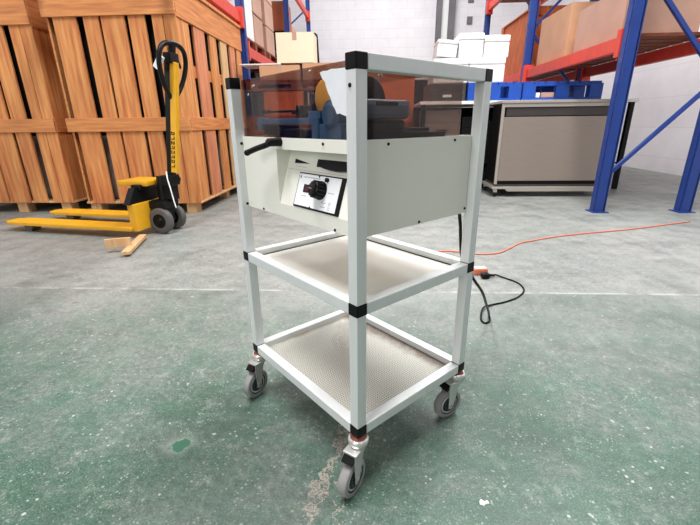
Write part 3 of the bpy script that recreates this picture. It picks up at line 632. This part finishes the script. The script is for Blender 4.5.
# bench with blue pallets and foam boxes
bn = empty('workbench', (.56, 4.98, 0), 0, 'white topped dark steel bench under the blue pallets', 'bench')
MB().box(0, 2.45, 0, 1.0, .985, 1.02, .004).build('worktop', M['foam'], bn)
for x in (.02, 1.2, 2.38):
    for y in (.03, .92): MB().box(x, x + .05, y, y + .05, 0, .984, .003).build('leg', M['darkm'], bn)
MB().box(.08, 2.37, .06, .94, .30, .32, .002).build('lower_shelf', M['darkm'], bn)
MB().box(.08, 2.37, .955, .965, .33, .98).build('back_panel', M['darkm'], bn)
for i, (x0, x1, z1, m_, lb_) in enumerate(((.62, 1.06, .93, 'cab', 'grey-brown tool box on the bench shelf, leftmost'), (1.08, 1.23, .85, 'dark', 'tall black filler case for the dark under the bench, beside the tool box'), (1.26, 1.70, .80, 'dark', 'wide black filler case for the dark under the bench, behind the grey cabinet'))):  # the black cases are added to darken the space under the bench
    r = empty('tool_case', ((x0 + x1) / 2, 5.30, .321), 0, lb_, 'case')
    hx = (x1 - x0) / 2; h = z1 - .321
    MB().box(-hx, hx, -.22, .22, 0, h * .75, .01).build('body', M[m_], r); MB().box(-hx, hx, -.22, .22, h * .75 + .003, h, .01).build('lid', M[m_], r)
    MB().tube([(-.06, -.23, h * .6), (-.05, -.25, h * .62), (.05, -.25, h * .62), (.06, -.23, h * .6)], .008, 6).build('handle', M['darkm'], r)
for i, (x0, x1, lb_) in enumerate(((.62, 1.08, 'black filler crate for the dark under the bench, left one'), (1.12, 1.75, 'black filler crate for the dark under the bench, behind the cabinet'))):  # black crates added to fill the shade below the bench shelf
    r = MB().box(x0, x1, 5.1, 5.75, 0, .02, .004).box(x0, x0 + .02, 5.1, 5.75, .02, .26, .004).box(x1 - .02, x1, 5.1, 5.75, .02, .26, .004).box(x0 + .02, x1 - .02, 5.1, 5.12, .02, .26, .004).box(x0 + .02, x1 - .02, 5.73, 5.75, .02, .26, .004).box(x0 - .01, x1 + .01, 5.09, 5.1, .22, .27, .004)
    prop(r.build('filler_crate', M['dark'], origin=((x0 + x1) / 2, 5.4, 0)), lb_, 'crate')
g_ = empty('instrument_case', (.87, 5.3, 1.022), 0, 'grey-brown instrument case on the bench under the left foam boxes', 'case')
MB().box(-.21, .21, -.28, .28, 0, .10, .008).build('body', M['cabd'], g_); MB().box(-.21, .21, -.28, .28, .102, .188, .008).build('lid', M['cabd'], g_)
MB().box(-.05, .05, -.287, -.281, .04, .07, .002).build('badge', M['foam'], g_)
pallet(1.10, 1.70, 5.0, 5.9, 1.022, 1.212, M['palblue'], 'blue plastic pallet under the white foam boxes')
pallet(1.72, 2.60, 5.0, 5.9, 1.022, 1.212, M['palblue'], 'blue plastic pallet just above the grey cabinet')
for x0, x1, m_, lb_ in ((1.875, 1.92, 'foam', 'small white packet inside the right blue pallet'), (1.935, 2.08, 'cardp', 'small tan carton inside the right blue pallet')):
    prop(MB().box(x0, x1, 5.02, 5.08, 1.046, 1.10, .004).build('packet', M[m_], origin=((x0 + x1) / 2, 5.05, 1.046)), lb_, 'packet')
lidbox(.70, 1.096, 5.04, 5.5, 1.214, 1.472, 'white foam box in the lower row, left one')
lidbox(1.105, 1.50, 5.04, 5.5, 1.214, 1.472, 'white foam box in the lower row, right one')
lidbox(.725, .95, 5.06, 5.4, 1.492, 1.665, 'small tilted white foam box, leftmost of the upper row', ry=.10, lid=.045)
lidbox(.975, 1.245, 5.06, 5.45, 1.474, 1.725, 'square white foam box in the middle of the upper row')
lidbox(1.256, 1.53, 5.06, 5.45, 1.474, 1.70, 'white foam box at the right end of the upper row')
# right rack loads
timber_case(2.10, 2.78, 6.14, 7.45, 1.463, 2.22, M['woodo'], 'orange timber case on the right rack between two blue uprights')
carton('carton', 2.12, 2.75, 5.0, 5.8, 1.463, 1.98, 'card', 'brown carton on the right rack in front of the orange timber case')
carton('carton', 2.12, 2.75, 3.95, 4.8, 1.463, 1.85, 'cardp', 'pinkish brown carton at the near end of the right rack')
# left rack loads
def load(y0, y1, m_, z1, lb_, pz=1.735): 
    pallet(-2.58, -1.62, y0, y1, pz, pz + .14, M['woodd'], 'dark wooden pallet on the left rack under ' + lb_[0]);
    return lb_
load(5.6, 6.7, '', 0, ('the white carton stack',)); load(6.9, 8.2, '', 0, ('the pinkish carton stack',)); load(8.6, 9.8, '', 0, ('the red and black cartons',)); load(10.0, 11.1, '', 0, ('the farthest white cartons',))
n_ = 0
for z0, z1, wb in ((1.877, 2.25, 'bottom'), (2.254, 2.62, 'middle'), (2.624, 2.98, 'top')):
    carton('carton', -2.3, -1.64, 5.62, 6.15, z0, z1, 'foam', 'white carton at the %s of the nearest stack on the left rack' % wb)
    carton('carton', -2.3, -1.64, 6.2, 6.68, z0, z1 - .02, 'cardp', 'brown carton at the %s behind the white cartons on the left rack' % wb)
    carton('carton', -2.3, -1.66, 6.95, 7.5, z0, z1 - .01, 'cardp', 'pinkish carton at the %s of the second pallet on the left rack' % wb)
carton('carton', -2.4, -1.66, 8.66, 9.2, 1.877, 2.5, 'dark', 'black carton on the left rack past the second upright')
carton('carton', -2.4, -1.66, 8.66, 9.2, 2.504, 3.0, 'cardr', 'red-brown carton on top of the black one on the left rack')
carton('carton', -2.4, -1.66, 9.25, 9.8, 1.877, 2.7, 'cardp', 'grey-brown carton on the left rack behind the black one')
carton('carton', -2.4, -1.66, 10.05, 10.5, 1.877, 2.75, 'foam', 'white carton on the left rack, nearer of the farthest pair')
carton('carton', -2.4, -1.66, 10.55, 11.05, 1.877, 2.6, 'foam', 'white carton on the left rack, farther of the farthest pair')
timber_case(-2.58, -1.68, 6.2, 8.2, 0, 1.5, M['dark'], 'large black case on the floor inside the left rack')
timber_case(-2.58, -1.68, 8.7, 11.0, 0, 1.5, M['dark'], 'farther large black case on the floor inside the left rack')

# ---------------- grey cabinet on casters ----------------
K = empty('metal_cabinet', (1.33, 4.5, 0), 0, 'brushed grey-brown metal cabinet on casters at the right edge', 'cabinet')
kw, kd = 1.25, .46
MB().box(.06, kw, .0, kd, .135, .965, .003).build('body', M['dark'], K)  # body coloured black to stand for the shade on its side
MB().box(.055, kw - .03, -.012, -.001, .175, .835, .003).build('door', M['cab'], K)
MB().box(.075, kw - .05, -.006, -.001, .845, .925, .002).build('recess_panel', M['cabd'], K)
fr = MB().box(.02, .05, -.02, 0, .14, .967, .003).box(kw - .03, kw, -.02, 0, .14, .967, .003).box(.05, kw - .03, -.02, 0, .93, .967, .003); fr.build('frame', M['cabf'], K)
MB().box(.015, kw + .01, -.03, kd + .01, .968, .996, .004).build('top', M['cabf'], K)
MB().box(.0, kw + .02, -.03, kd + .02, .088, .112, .004).prism([(.14, -.028, .088), (kw - .1, -.028, .088), (kw - .13, -.028, .062), (.17, -.028, .062)], (0, .02, 0)).build('base_frame', M['cabf'], K)
MB().box(.05, kw - .03, -.004, kd, .1125, .1345).build('plinth', M['cabd'], K)
for x in (.045, kw - .04):
    for y in (.0, kd - .05):
        cs = MB().box(x - .018, x + .018, y - .012, y + .02, .048, .087, .003).build('caster', M['chrome'], K)
        MB().lathe([(0, -.010), (.024, -.010), (.028, -.006), (.028, .006), (.024, .010), (0, .010)], (x, y + .003, .0285), (1, 0, 0), 24).build('wheel', M['black'], cs)
